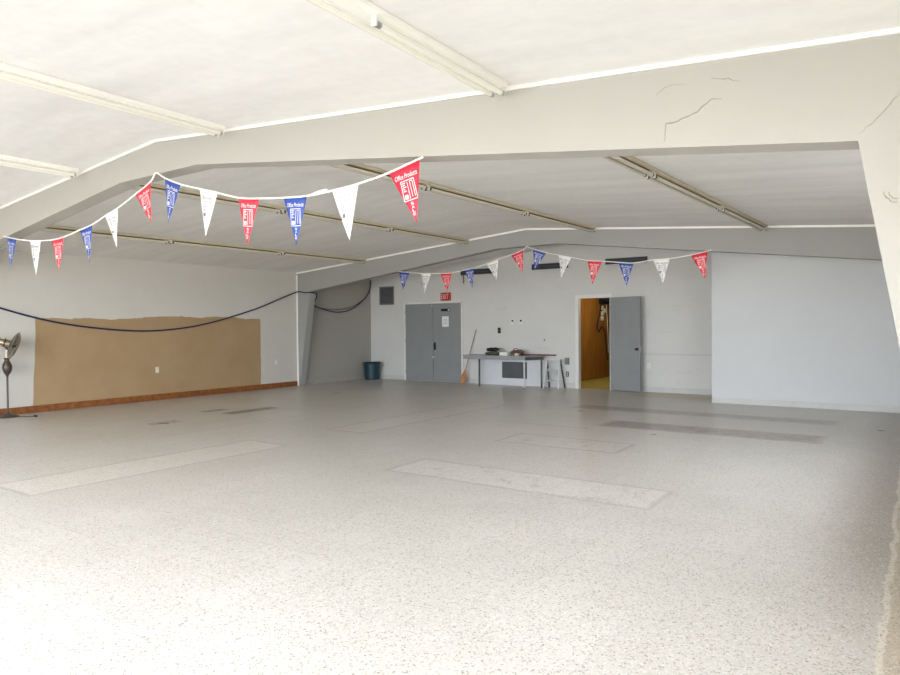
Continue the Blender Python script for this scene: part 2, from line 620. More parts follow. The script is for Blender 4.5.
# side wall: openings added out of view to lift the daylight inside
ADDED_OPENINGS = [(1.1, 2.4, 1.4, 2.4), (4.4, 8.8, 1.85, 2.52)]
mb = MB()
ya = Y0 - WT
for (a, b, z0_, z1_) in ADDED_OPENINGS:
    mb.box(XR, XR + WT, ya, a, 0, roof(XR))
    mb.box(XR, XR + WT, a, b, 0, z0_)
    mb.box(XR, XR + WT, a, b, z1_, roof(XR))
    ya = b
mb.box(XR, XR + WT, ya, Y1 + WT, 0, roof(XR))
struct('wall_right', mb, 'wall_plain', 'painted side wall beside the camera')
for i, (a, b, z0_, z1_) in enumerate(ADDED_OPENINGS):
    f = MB()
    m_ = (a + b) / 2
    for q in ((a, a + .05, z0_, z1_), (b - .05, b, z0_, z1_), (m_ - .03, m_ + .03, z0_ + .05, z1_ - .05), (a + .05, b - .05, z0_, z0_ + .05), (a + .05, b - .05, z1_ - .05, z1_)):
        f.box(XR + .03, XR + .09, q[0], q[1], q[2], q[3])
    struct('window_%d' % (i + 6), f, 'alu', 'aluminium frame of an added, unseen side window')
    portal('added_side_daylight', (XR + .1, m_, (z0_ + z1_) / 2), (math.radians(90), 0, math.radians(90)), b - a, z1_ - z0_)
# back wall with one door opening
OD0, OD1, ODH = -6.58, -5.79, 2.13
mb = MB()
y0, y1 = D_, D_ + WT
mb.prism([(XL, 0), (OD0, 0), (OD0, ODH), (OD0, roof(OD0)), (RX - .2, roof(RX - .2)), (XL, roof(XL))], 'y', y0, y1)
mb.prism([(OD0, ODH), (OD1, ODH), (OD1, roof(OD1)), (RX, ZR), (OD0, roof(OD0))], 'y', y0, y1)
mb.prism([(OD1, 0), (XR, 0), (XR, roof(XR)), (OD1, roof(OD1))], 'y', y0, y1)
struct('wall_back', mb, 'wall_back', 'pale grey painted back wall')
# storefront wall behind the camera
mb = MB()
wx = [(-10.12 + i * 2.48, -10.12 + i * 2.48 + 2.36) for i in range(4)]
WZ0, WZ1 = 0.25, 2.65
yy0, yy1 = Y0 - WT, Y0
mb.box(XL, XR, yy0, yy1, 0, WZ0)
mb.prism([(XL, WZ1), (XR, WZ1), (XR, roof(XR)), (RX, ZR), (XL, roof(XL))], 'y', yy0, yy1)
edges = [XL] + [v for w in wx for v in w] + [XR]
for i in range(0, len(edges), 2):
    mb.box(edges[i], edges[i + 1], yy0, yy1, WZ0, WZ1)
struct('wall_front', mb, 'wall_plain', 'storefront wall behind the camera')
for i, (a, b) in enumerate(wx):
    f = MB()
    for q in ((a, a + .05, WZ0, WZ1), (b - .05, b, WZ0, WZ1), (a + .05, b - .05, WZ0, WZ0 + .05), (a + .05, b - .05, WZ1 - .05, WZ1)):
        f.box(q[0], q[1], Y0 - .09, Y0 - .03, q[2], q[3])
    struct('window_%d' % (i + 1), f, 'alu', 'aluminium storefront window frame')

# partition
mb = MB()
mb.prism([(PART_X, 0), (XR, 0), (XR, roof(XR)), (PART_X, roof(PART_X))], 'y', PART_Y, PART_Y + 0.1)
struct('wall_partition', mb, 'partition', 'smooth bluish white partition wall')


# rigid frames
def rigid_frame(y, name, label, mat):
    fw = 0.07
    eps = 0.0
    out = [(XL, 0), (XL, ZE), (RX - KX, roof(RX - KX)), (RX, ZR), (RX + KX, roof(RX + KX)), (XR, ZE), (XR, 0)]
    inn = [(XL + fw, 0), (XL + KW, ZK), (RX - KX, ZB), (RX, ZB), (RX + KX, ZB), (XR - KW, ZK), (XR - fw, 0)]
    mb = MB()
    bm = mb.bm
    rows = []
    for yy in (y, y + TH):
        rows.append((mb.verts([(p[0], yy, p[1]) for p in out]), mb.verts([(p[0], yy, p[1]) for p in inn])))
    n = len(out)
    for o_, i_ in rows:
        for k in range(n - 1):
            mb.face([o_[k], o_[k + 1], i_[k + 1], i_[k]])
    for k in range(n - 1):
        mb.face([rows[0][0][k], rows[0][0][k + 1], rows[1][0][k + 1], rows[1][0][k]])
        mb.face([rows[0][1][k], rows[0][1][k + 1], rows[1][1][k + 1], rows[1][1][k]])
    for k in (0, n - 1):
        mb.face([rows[0][0][k], rows[0][1][k], rows[1][1][k], rows[1][0][k]])
    o = struct(name, mb, mat, label)
    return o


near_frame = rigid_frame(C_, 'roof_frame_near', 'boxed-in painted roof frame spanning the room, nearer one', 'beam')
far_frame = rigid_frame(B_, 'roof_frame_far', 'boxed-in painted roof frame spanning the room, farther one', 'beam_grey')


def bead(y, w, name):
    mb = MB()
    x0, x1 = XL + 0.002, XR - 0.002
    mb.prism([(x0, roof(x0) - w), (x0, roof(x0) - .001), (RX, ZR - .001), (x1, roof(x1) - .001), (x1, roof(x1) - w), (RX, ZR - w)], 'y', y - 0.018, y - 0.001)
    struct(name, mb, 'trim', 'white bead where the frame meets the ceiling')


bead(C_, 0.027, 'trim_1')
bead(B_, 0.034, 'trim_2')
struct('trim_3', MB().rbox(XL + .001, XL + .042, B_ - .022, B_ - .001, 0.0, ZE - .06, 0.006), 'trim', 'white corner strip down the wall beside the far column')


# hairline cracks in the near frame's plaster
def crack(pts, r):
    mb = MB()
    P = []
    for i in range(len(pts) - 1):
        a, b = Vector((pts[i][0], 0, pts[i][1])), Vector((pts[i + 1][0], 0, pts[i + 1][1]))
        for k in range(4):
            q = a.lerp(b, k / 4)
            P.append(q + Vector((random.uniform(-.004, .004), 0, random.uniform(-.004, .004))))
    P.append(Vector((pts[-1][0], 0, pts[-1][1])))
    P = [Vector((q.x, C_ - 0.0002, q.z)) for q in P]
    n = len(P)
    rr = [r * (0.35 + 0.65 * math.sin(math.pi * (i + 0.6) / (n + .2)) * random.uniform(.6, 1.2)) for i in range(n)]
    mb.tube(P, rr, 5)
    mb.build('crack', 'crack', near_frame)


crack([(-1.223, 2.555), (-1.211, 2.623), (-1.211, 2.658), (-1.142, 2.663), (-1.075, 2.685), (-1.036, 2.694), (-.992, 2.731), (-.954, 2.751), (-.901, 2.741)], 0.0045)
crack([(-1.269, 2.832), (-1.246, 2.856), (-1.199, 2.875), (-1.102, 2.866)], 0.0025)
crack([(-.954, 2.868), (-.869, 2.844), (-.807, 2.82)], 0.003)
crack([(-.148, 2.134), (-.139, 2.109), (-.119, 2.087), (-.09, 2.079)], 0.004)
crack([(-.127, 2.132), (-.112, 2.10), (-.085, 2.094)], 0.003)
crack([(-.254, 2.432), (-.203, 2.473), (-.161, 2.514), (-.108, 2.579), (-.059, 2.625)], 0.0022)

# baseboards
struct('baseboard_left', MB().rbox(XL + .001, XL + .022, Y0, B_ - .03, 0.001, 0.125, 0.006), 'wood_base', 'orange-brown stained wooden baseboard')
struct('baseboard_rear_bay', MB().rbox(XL + .001, XL + .016, B_ + TH + .002, D_ - .002, 0.001, 0.125, 0.005), 'taupe_base', 'painted baseboard by the corner bin')
mb = MB()
for a, b in ((XL + .02, -11.82), (-9.83, -9.30), (-7.50, -6.65), (-5.72, PART_X)):
    mb.rbox(a, b, D_ - .016, D_ - .001, 0.001, 0.12, 0.005)
struct('baseboard_back', mb, 'grey_base', 'painted baseboard of the back wall')
struct('baseboard_partition', MB().rbox(PART_X, XR, PART_Y - .016, PART_Y - .001, 0.001, 0.11, 0.005), 'grey_base', 'painted baseboard of the partition')

# storeroom beyond the open door
SX0, SX1, SY1, SH = -7.36, -5.2, 18.55, 2.6
struct('floor_storeroom', MB().box(SX0 - .1, SX1 + .1, D_ + WT, SY1 + .1, -0.1, 0), 'store_floor', 'yellowish storeroom floor')
struct('wall_storeroom_plywood', MB().box(SX0 - .05, SX0, D_ + WT, SY1, 0, SH), 'ply', 'orange-brown plywood storeroom wall')
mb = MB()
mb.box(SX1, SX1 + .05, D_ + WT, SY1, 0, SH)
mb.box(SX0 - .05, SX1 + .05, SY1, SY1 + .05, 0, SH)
struct('wall_storeroom_dark', mb, 'store_dark', 'storeroom walls coloured dark as an unlit void')
struct('ceiling_storeroom', MB().box(SX0 - .05, SX1 + .05, D_ + WT, SY1 + .05, SH, SH + .05), 'wall_plain', 'storeroom ceiling')

# ------------------------------------------------------------------ doors
dd = thing('door_1', 'closed pair of grey flush doors under the exit sign', None, (-10.8, D_, 0), kind='structure')
DX0, DXM, DX1, DH = -11.75, -10.795, -9.88, 2.11
fr = MB()
for q in ((DX0 - .06, DX0, 0, DH + .06), (DX1, DX1 + .05, 0, DH + .06), (DX0, DX1, DH, DH + .06)):
    fr.rbox(q[0], q[1], D_ - .05, D_ - .001, q[2], q[3], 0.006)
fr.build('door_frame', 'frame_white', dd)
lf = MB().rbox(DX0 + .004, DXM - .005, D_ - .042, D_ - .002, .012, DH - .004, .003).build('door_leaf', 'door', dd)
lr = MB().rbox(DXM + .005, DX1 - .004, D_ - .042, D_ - .002, .012, DH - .004, .003).build('door_leaf', 'door', dd)
MB().box(DXM - .004, DXM + .004, D_ - .03, D_ - .004, .02, DH - .01).build('door_astragal', 'black', dd)
h = MB()
h.rbox(-10.77, -10.70, D_ - .052, D_ - .043, 0.86, 1.06, .004)
h.tube([(-10.735, D_ - .05, .975), (-10.735, D_ - .10, .975), (-10.66, D_ - .105, .97)], .012, 8)
h.build('door_handle', 'black', lr, smooth=True)
MB().rbox(-10.83, -10.76, D_ - .05, D_ - .043, 0.65, .68, .002).build('latch_plate', 'alu', dd)
for z in (.25, 1.1, 1.9):
    MB().tube([(DX0 + .002, D_ - .05, z - .05), (DX0 + .002, D_ - .05, z + .05)], .009, 8).build('hinge', 'metal', dd, smooth=True)
MB().rbox(DXM - .035, DXM - .012, D_ - .05, D_ - .043, 2.02, 2.08, .002).build('flush_bolt', 'alu', lf)

od = thing('door_2', 'grey door standing open flat against the back wall', None, (OD1 - .005, D_ - .012, 0), kind='structure')
fr = MB()
for q in ((OD0 - .07, OD0 + .014, 0, ODH + .07), (OD1 - .008, OD1 + .05, 0, ODH + .07), (OD0 + .014, OD1 - .008, ODH - .012, ODH + .07)):
    fr.rbox(q[0], q[1], D_ - .02, D_ + WT, q[2], q[3], .006)
fr.build('door_frame', 'frame_white', od)
leafrot = bpy.data.objects.new('door_leaf', bpy.data.meshes.new('door_leaf'))
t = MB().rbox(0.012, .80, -.045, 0, .012, 2.115, .004)
lo = t.build('door_leaf', 'door', od, world=False)
bpy.data.objects.remove(leafrot)
lo.location = (.03, -.018, 0)
lo.rotation_euler = (0, 0, -math.radians(15.0))
k = MB()
mrot = Matrix.Translation((0.735, -.045, .955)) @ Matrix.Rotation(math.radians(90), 4, 'X')
k.lathe([(.034, 0), (.034, .006), (.014, .01), (.012, .032), (.026, .04), (.031, .052), (.026, .066), (.006, .07)], n=16, m=mrot)
k.build('door_knob', 'black', lo, smooth=True, world=False)
MB().rbox(.799, .803, -.035, -.01, .90, 1.01, .001).build('latch_plate', 'alu', lo, world=False)
for z in (.25, 1.1, 1.9):
    MB().tube([(0.004, -.03, z - .05), (0.004, -.03, z + .05)], .009, 8).build('hinge', 'metal', lo, smooth=True, world=False)


# ================================================================== STRIP LIGHTS
def strip_light(x, y0, y1, old, label, group, short_tube=False, skew=0.0):
    x -= skew * (B_ - (y0 + y1) / 2)
    z = roof(x)
    t = thing('fluorescent_strip_light', label, 'ceiling light', (x, (y0 + y1) / 2, z), group=group)
    ang = math.atan(SLOPE) * (1 if x < RX else -1)
    t.rotation_euler = (0, -ang, -skew)
    L = (y1 - y0) / 2
    fx, tb = ('fixture_old', 'tube_old') if old else ('fixture', 'tube')
    w = .062
    c = MB()
    c.prism([(-w, -.003), (w, -.003), (w, -.026), (w - .02, -.040), (-w + .02, -.040), (-w, -.026)], 'y', -L + .004, L - .004)
    c.build('channel', fx, t, world=False)
    # ballast seam cover; on old fixtures its brown stands in for gap shade
    MB().rbox(-.04, .04, -L + .1, L - .1, -.046, -.039, .003).build('ballast_cover', 'gap_shade' if old else fx, t, world=False)
    for s in (-1, 1):
        a = -L + .03
        if short_tube and s > 0:
            a = L - 1.27
        tm = MB().tube([(s * .040, a, -.078), (s * .040, a + .02, -.078), (s * .040, L - .05, -.078), (s * .040, L - .03, -.078)], .0175, 12)
        to = tm.build('tube', tb, t, smooth=True, world=False)
        for e0, e1 in ((a - .004, a + .022), (L - .052, L - .026)):
            MB().tube([(s * .040, e0, -.078), (s * .040, e1, -.078)], .0181, 12).build('end_cap', 'tube_end' if old else 'metal', to, smooth=True, world=False)
        for e in {a - .016, L - .016}:
            MB().rbox(s * .040 - .015, s * .040 + .015, e - .009, e + .007, -.094, -.038, .004).build('lamp_socket', 'socket', t, world=False)
    return t


ROWS_R = [(-2.06, .041, 'row above the partition'), (-5.0, .03, 'row above the open door'), (-7.82, .015, 'row running above the pair of doors'), (-10.72, .015, 'row along the brown patched wall')]
POS = ['meeting the far frame', 'middle of the row', 'passing behind the near frame']
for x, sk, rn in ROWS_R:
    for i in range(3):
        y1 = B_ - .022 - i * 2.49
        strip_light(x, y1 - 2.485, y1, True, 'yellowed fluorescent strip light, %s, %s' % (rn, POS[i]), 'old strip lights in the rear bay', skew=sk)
for x, lb in ((-2.275, 'cream strip light with one short tube, above the plaster crack'), (-5.215, 'cream twin-tube strip light ending at the near frame close to the ridge'), (-7.87, 'cream twin-tube strip light low on the slope by the patched wall side')):
    strip_light(x, C_ - .09 - 2.42, C_ - .09, False, lb, 'cream strip lights in the front bay', short_tube=(x == -2.275))

# ================================================================== BUNTING
FRONT = [
  ('b',(-9.858, 2.717),(-9.584, 2.669),(-9.771, 2.262)),
  ('w',(-9.199, 2.615),(-8.91, 2.592),(-9.059, 2.164)),
  ('r',(-8.631, 2.579),(-8.328, 2.59),(-8.463, 2.182)),
  ('b',(-7.942, 2.639),(-7.672, 2.675),(-7.737, 2.243)),
  ('w',(-7.389, 2.744),(-7.131, 2.802),(-7.153, 2.37)),
  ('r',(-6.775, 2.91),(-6.49, 3.004),(-6.5, 2.587)),
  ('b',(-6.231, 3.008),(-5.963, 2.911),(-6.193, 2.545)),
  ('w',(-5.657, 2.83),(-5.383, 2.759),(-5.581, 2.365)),
  ('r',(-5.082, 2.677),(-4.791, 2.637),(-4.968, 2.237)),
  ('b',(-4.474, 2.606),(-4.188, 2.588),(-4.322, 2.184)),
  ('w',(-3.895, 2.595),(-3.607, 2.615),(-3.713, 2.179)),
  ('r',(-3.297, 2.657),(-3.002, 2.712),(-3.035, 2.255)),
]
FRONT_ANCHOR = [(-9.947, 2.734), (-6.392, 3.082), (-2.972, 2.727)]
REAR = [
  ('b',(-9.662, 2.73),(-9.371, 2.706),(-9.568, 2.321)),
  ('w',(-9.041, 2.669),(-8.771, 2.655),(-8.951, 2.234)),
  ('r',(-8.512, 2.637),(-8.216, 2.636),(-8.341, 2.221)),
  ('b',(-7.896, 2.677),(-7.648, 2.709),(-7.69, 2.288)),
  ('w',(-7.345, 2.775),(-7.058, 2.849),(-7.093, 2.432)),
  ('r',(-6.76, 2.919),(-6.477, 3.005),(-6.494, 2.57)),
  ('b',(-6.253, 3.005),(-5.969, 2.91),(-6.228, 2.585)),
  ('w',(-5.706, 2.848),(-5.441, 2.786),(-5.65, 2.407)),
  ('r',(-5.112, 2.708),(-4.823, 2.675),(-5.013, 2.253)),
  ('b',(-4.508, 2.635),(-4.221, 2.605),(-4.357, 2.198)),
  ('w',(-3.871, 2.64),(-3.572, 2.644),(-3.695, 2.223)),
  ('r',(-3.219, 2.679),(-2.938, 2.724),(-2.984, 2.263)),
]
REAR_ANCHOR = [(-9.688, 2.745), (-6.391, 3.065), (-2.876, 2.742)]
TXT_TOP = text_shape('Office Products', 1.0, 0.25)
TXT_S = [text_shape(ch, 1.0) for ch in 'SALE']


def bounds(vs):
    return min(v.x for v in vs), max(v.x for v in vs), min(v.y for v in vs), max(v.y for v in vs)


def catmull(pts, k=6):
    P = [Vector(p) for p in pts]
    P = [P[0] * 2 - P[1]] + P + [P[-1] * 2 - P[-2]]
    out = []
    for i in range(1, len(P) - 2):
        a, b, c, d = P[i - 1:i + 3]
        for j in range(k):
            t = j / k
            out.append(0.5 * ((2 * b) + (c - a) * t + (2 * a - 5 * b + 4 * c - d) * t * t + (3 * b - a - 3 * c + d) * t ** 3))
    out.append(P[-2])
    return out


def bunting(flags, anchor, Y, label, cr):
    t = thing('bunting', label, 'bunting', (anchor[1][0], Y, anchor[1][1]), group='pennant strings')
    for part in (0, 1):
        seg = flags[part * 6:part * 6 + 6]
        pts = [anchor[part]] + [p for f in seg for p in (f[1], f[2])] + [anchor[part + 1]]
        if part == 0:
            pts = [pts[0]] + pts[2:]
        else:
            pts = pts[:-2] + [pts[-1]]
        if part == 0:
            full = pts
        else:
            full = full + pts[1:]
    path = catmull([Vector((p[0], Y, p[1])) for p in full], 4)
    MB().tube(path, cr, 6).build('cord', 'cord_white', t, smooth=True)
    if Y < 8:
        MB().tube([(-3.955, Y, 2.612), (-4.03, Y - .01, 2.604), (-4.115, Y - .012, 2.59)], [cr, cr * 1.2, cr], 6).build('cord_end', 'cord_white', t, smooth=True)
    for fi, (col, a, b, c) in enumerate(flags):
        a, b, c = (Vector((p[0], 0, p[1])) for p in (a, b, c))
        ph = random.uniform(0, 6.28)
        amp = 0.006

        def P(u, v, off=0.0):
            """u 0..1 across, v 0..1 down; the pennant narrows to its tip"""
            top = a.lerp(b, u)
            p = top.lerp(c, v)
            y = Y - .0 + amp * math.sin(ph + 4.5 * v + 2.2 * u) * v - off
            return Vector((p.x, y, p.z))
        mb = MB()
        n = 10
        rows = []
        for i in range(n):
            rows.append([mb.bm.verts.new(P(j / 4, i / n)) for j in range(5)])
        tip = mb.bm.verts.new(P(.5, 1))
        for i in range(n - 1):
            for j in range(4):
                mb.face([rows[i][j], rows[i][j + 1], rows[i + 1][j + 1], rows[i + 1][j]])
        for j in range(4):
            mb.face([rows[-1][j], rows[-1][j + 1], tip])
        name = {'b': 'blue', 'w': 'white', 'r': 'red'}[col]
        o = mb.build('pennant', name, t, smooth=True)
        o['label'] = '%s pennant' % name
        md = o.modifiers.new('thickness', 'SOLIDIFY')
        md.thickness = .0012
        md.offset = 0
        # printing: script line, boxed picture, four stacked letters
        pm = MB()

        def Q(xn, v):  # xn -1..1 across the local half width at the top, measured so that shapes keep their width
            w = 1 - v
            u = .5 + xn / 2 / max(w, .05)
            return P(u, v, .0022)

        def put(shape, x0, x1, v0, v1):
            vs, fs = shape
            bx0, bx1, by0, by1 = bounds(vs)
            vv = [pm.bm.verts.new(Q(x0 + (p.x - bx0) / (bx1 - bx0) * (x1 - x0), v1 + (p.y - by0) / (by1 - by0) * (v0 - v1))) for p in vs]
            for f in fs:
                pm.face([vv[i] for i in f])

        def bar(x0, x1, v0, v1):
            vv = [pm.bm.verts.new(Q(*q)) for q in ((x0, v0), (x1, v0), (x1, v1), (x0, v1))]
            pm.face(vv)
        put(TXT_TOP, -.70, .70, .12, .205)
        bx, v0, v1 = .42, .24, .60
        bw, bv = .035, .012
        bar(-bx, bx, v0, v0 + bv)
        bar(-bx, bx, v1 - bv, v1)
        bar(-bx, -bx + bw, v0, v1)
        bar(bx - bw, bx, v0, v1)
        bar(-.04, -.01, v0 + .03, v1 - .03)
        bar(.12, .15, v0 + .03, v1 - .05)
        bar(.12, .3, v0 + .03, v0 + .04)
        bar(.28, .31, v0 + .03, v1 - .05)
        for q in range(5):
            bar(-.34, -.34 + (.2, .16, .22, .12, .18)[q], v0 + .035 + q * .035, v0 + .05 + q * .035)
        bar(-.32, -.12, v1 - .11, v1 - .035)
        for q, sh in enumerate(TXT_S):
            put(sh, -.085, .085, .632 + q * .062, .680 + q * .062)
        pm.build('lettering', 'print_grey' if col == 'w' else 'print_white', o)
    return t


bunting(FRONT, FRONT_ANCHOR, C_ - .022, 'red, white and blue sale pennants strung across the near frame', .0085)
bunting(REAR, REAR_ANCHOR, B_ - .022, 'red, white and blue sale pennants strung across the far frame', .009)

# ================================================================== BLUE CABLE
yw = XL + .035
pts = [(yw, C_ + TH + .03, 2.28), (yw, 4.5, 2.08), (yw, 5.07, 1.87), (yw, 5.89, 1.645), (yw, 6.8, 1.505), (yw, 7.84, 1.45), (yw, 9.02, 1.57), (yw, 10.38, 1.905), (yw, 11.3, 2.22), (yw + .02, 11.74, 2.38),
       (yw + .1, B_ - .045, 2.405), (-12.75, B_ - .022, 2.375), (-12.60, B_ - .020, 2.375), (-12.565, B_ + .03, 2.37), (-12.565, B_ + TH - .02, 2.36), (-12.60, B_ + TH + .03, 2.25),
       (-12.70, B_ + TH + .03, 2.07), (-12.83, 12.6, 1.96), (-12.93, 13.2, 1.90), (-12.99, 13.8, 2.0), (-13.0, 14.3, 2.27), (-13.02, 14.55, 2.5), (-13.03, 14.63, 2.68), (-13.03, 14.64, 2.84)]
CAB = MB().tube(catmull(pts, 6), .015, 8).build('cable', 'cable', smooth=True)
tag(CAB, 'dark blue cable sagging across the brown patch and looping behind the far column', 'cable')
pts = [(-12.75, B_ + TH + .03, 2.04), (-12.86, 12.6, 1.99), (-12.95, 13.2, 1.97), (-13.0, 13.8, 2.06), (-13.01, 14.25, 2.24), (-13.02, 14.5, 2.42)]
MB().tube(catmull(pts, 6), .008, 8).build('thin_strand', 'cable', CAB, smooth=True)


# ================================================================== PEDESTAL FAN
fan = thing('pedestal_fan', 'bronze pedestal fan with an urn-shaped stem by the patched wall', 'fan', (-12.80, 5.06, 0))


def L(mbd, *a, **k):
    return mbd.build(*a, world=False, **k)


L(MB().lathe([(.165, 0), (.17, .006), (.165, .014), (.15, .02), (.12, .032), (.07, .05), (.035, .062), (.022, .085), (.018, .10)], n=32), 'base', 'bronze', fan, smooth=True)
L(MB().lathe([(.0155, .09), (.0155, .73)], n=12), 'pole', 'bronze', fan, smooth=True)
L(MB().lathe([(.018, .69), (.022, .71), (.028, .725), (.05, .755), (.068, .80), (.075, .845), (.07, .89), (.05, .94), (.034, .97), (.032, .985), (.05, 1.0), (.053, 1.01), (.03, 1.016)], n=28), 'urn', 'bronze', fan, smooth=True)
L(MB().lathe([(.021, 1.014), (.021, 1.15), (.015, 1.155)], n=14), 'neck_sleeve', 'ivory', fan, smooth=True)
df = (Rv * math.cos(math.radians(24)) + Vector((Fv.x, Fv.y, 0)).normalized() * math.sin(math.radians(24)))
tilt = math.radians(20)
dirv = (df * math.cos(tilt) + Vector((0, 0, -math.sin(tilt)))).normalized()
uu = dirv.cross(Vector((0, 0, 1))).normalized()
ww = uu.cross(dirv).normalized()
hub = Vector((0.012, 0.008, 1.255))   # motor centre above the pole
HM = Matrix(((uu.x, ww.x, dirv.x, hub.x), (uu.y, ww.y, dirv.y, hub.y), (uu.z, ww.z, dirv.z, hub.z), (0, 0, 0, 1)))  # z = facing
L(MB().tube([(0, 0, 1.15), (0, 0, 1.2)], .017, 10).rbox(-.03, .03, -.03, .03, 1.185, 1.22, .006), 'tilt_joint', 'bronze', fan, smooth=True)
L(MB().lathe([(.02, -.155), (.045, -.15), (.058, -.13), (.062, -.1), (.062, .02), (.056, .045), (.03, .055)], n=24, m=HM), 'motor', 'brass', fan, smooth=True)
L(MB().lathe([(.0635, -.05), (.066, -.045), (.066, -.03), (.0635, -.025)], n=24, m=HM), 'motor_band', 'bronze', fan, smooth=True)
L(MB().tube([HM @ Vector((0, .06, -.06)), HM @ Vector((0, .082, -.06))], .008, 8), 'oscillation_knob', 'black', fan, smooth=True)
g = MB()
GR = .235
zc = .10
for sgn in (-1, 1):
    for i in range(44):
        an = 2 * math.pi * (i + .5 * (sgn > 0)) / 44
        P = []
        for rr, zz in ((.04, .055), (.10, .053), (.17, .042), (.22, .02), (GR, 0)):
            P.append(HM @ Vector((rr * math.cos(an), rr * math.sin(an), zc + sgn * zz)))
        g.tube(P, .0028, 4)
    for rr, zz in ((.045, .055), (.12, .05), (.18, .038)):
        g.tube([HM @ Vector((rr * math.cos(2 * math.pi * i / 36), rr * math.sin(2 * math.pi * i / 36), zc + sgn * zz)) for i in range(36)], .0025, 5, closed=True)
g.tube([HM @ Vector((GR * math.cos(2 * math.pi * i / 40), GR * math.sin(2 * math.pi * i / 40), zc)) for i in range(40)], .007, 6, closed=True)
L(g, 'grille', 'fan_wire', fan, smooth=True)
L(MB().lathe([(.002, zc + .053), (.045, zc + .054), (.045, zc + .06), (.03, zc + .066), (.002, zc + .067)], n=20, m=HM), 'badge', 'brass', fan, smooth=True)
L(MB().lathe([(.012, .05), (.03, zc - .03), (.034, zc + .02), (.018, zc + .036)], n=16, m=HM), 'hub', 'bronze', fan, smooth=True)
for k in range(4):
    b = MB()
    rows = []
    for i in range(6):
        r = .03 + i * .033
        wd = math.radians(38 - 3 * i)
        row = []
        for j in range(5):
            s_ = j / 4 - .5
            an = k * math.pi / 2 + s_ * 2 * wd * (.8 if i == 0 else 1)
            row.append(b.bm.verts.new(HM @ Vector((r * math.cos(an), r * math.sin(an), zc - .005 + s_ * .045))))
        rows.append(row)
    for i in range(5):
        for j in range(4):
            b.face([rows[i][j], rows[i][j + 1], rows[i + 1][j + 1], rows[i + 1][j]])
    o = L(b, 'blade', 'fan_wire', fan, smooth=True)
    md = o.modifiers.new('thickness', 'SOLIDIFY')
    md.thickness = .002
cd = MB().tube(catmull([(.10, .05, .03), (.17, .10, .009), (.25, .18, .006), (.32, .21, .006), (.38, .27, .008)], 5), .005, 6)
co = L(cd, 'power_cord', 'black', fan, smooth=True)
L(MB().rbox(.365, .43, .25, .285, .001, .03, .006), 'plug', 'black', fan)

# ================================================================== WALL FITTINGS


def outlet(x, y, z, face, label, mat='plate'):
    """face: 'x' on the side wall, 'y' on the back wall"""
    t = thing('wall_outlet', label, 'outlet', (x, y, z), rotz=(math.pi / 2 if face == 'x' else 0))
    L(MB().rbox(-.038, .038, -.008, -.0005, -.06, .06, .003), 'cover_plate', mat, t)
    for dz in (-.024, .024):
        L(MB().rbox(-.016, .016, -.0105, -.007, dz - .014, dz + .014, .003), 'receptacle', 'ivory', t)
        L(MB().box(-.007, -.004, -.0112, -.0104, dz - .005, dz + .006).box(.004, .007, -.0112, -.0104, dz - .005, dz + .006), 'slot', 'black', t)
    return t


outlet(XL, 7.98, .63, 'x', 'ivory wall outlet in the middle of the brown patch', 'ivory')
outlet(XL, 11.15, .64, 'x', 'white wall outlet between the brown patch and the far column')
outlet(-4.90, D_, .58, 'y', 'white wall outlet beside the open grey door leaf')
outlet(-6.86, D_, .33, 'y', 'small grey outlet low behind the step stool', 'dark')


def plate(name, x, z, w, h, mat, label, cat, d=.012, dot=None, holes=()):
    t = thing(name, label, cat, (x, D_, z))
    L(MB().rbox(-w / 2, w / 2, -d, -.0005, -h / 2, h / 2, min(.004, d / 3)), 'cover_plate', mat, t)
    if dot:
        m = Matrix.Translation((dot[0], -d, dot[1])) @ Matrix.Rotation(math.radians(90), 4, 'X')
        L(MB().lathe([(dot[2], 0), (dot[2], .012), (dot[2] * .7, .016)], n=14, m=m), 'dial', 'black', t, smooth=True)
    return t


plate('wall_control', -8.355, 1.585, .10, .125, 'plate', 'white control plate with a black dial above the table, nearer the pair of doors', 'wall control', dot=(.01, .03, .025))
plate('wall_control', -8.115, 1.585, .10, .125, 'plate', 'white control plate with a black dial above the table, nearer the open doorway', 'wall control', dot=(.01, .03, .025))
t = thing('thermostat', 'black thermostat box on the wall above the olive cloth', 'thermostat', (-8.73, D_, 1.375))
L(MB().rbox(-.036, .036, -.035, -.0005, -.072, .072, .006), 'housing', 'black', t)
L(MB().rbox(-.02, .02, -.04, -.034, -.015, .015, .003), 'dial', 'dark', t)
t = thing('wall_hook', 'small metal hook on the wall above the reddish pole', 'hook', (-7.46, D_, 1.14))
L(MB().rbox(-.02, .02, -.006, -.0005, -.03, .03, .002), 'back_plate', 'metal', t)
L(MB().tube([(0, -.005, .01), (0, -.03, .005), (0, -.035, -.015), (0, -.03, -.022)], .006, 8), 'hook_arm', 'dark', t, smooth=True)
plate('junction_box', -6.86, .64, .10, .16, 'grille', 'grey junction box on the wall beside the step stool', 'junction box', d=.05)
t = thing('light_switch', 'white light switch on the end of the partition', 'light switch', (PART_X, PART_Y + .05, 1.51), rotz=-math.pi / 2)
L(MB().rbox(-.035, .035, -.009, -.0005, -.058, .058, .003), 'cover_plate', 'plate', t)
L(MB().rbox(-.006, .006, -.018, -.008, -.004, .016, .002), 'toggle', 'ivory', t)

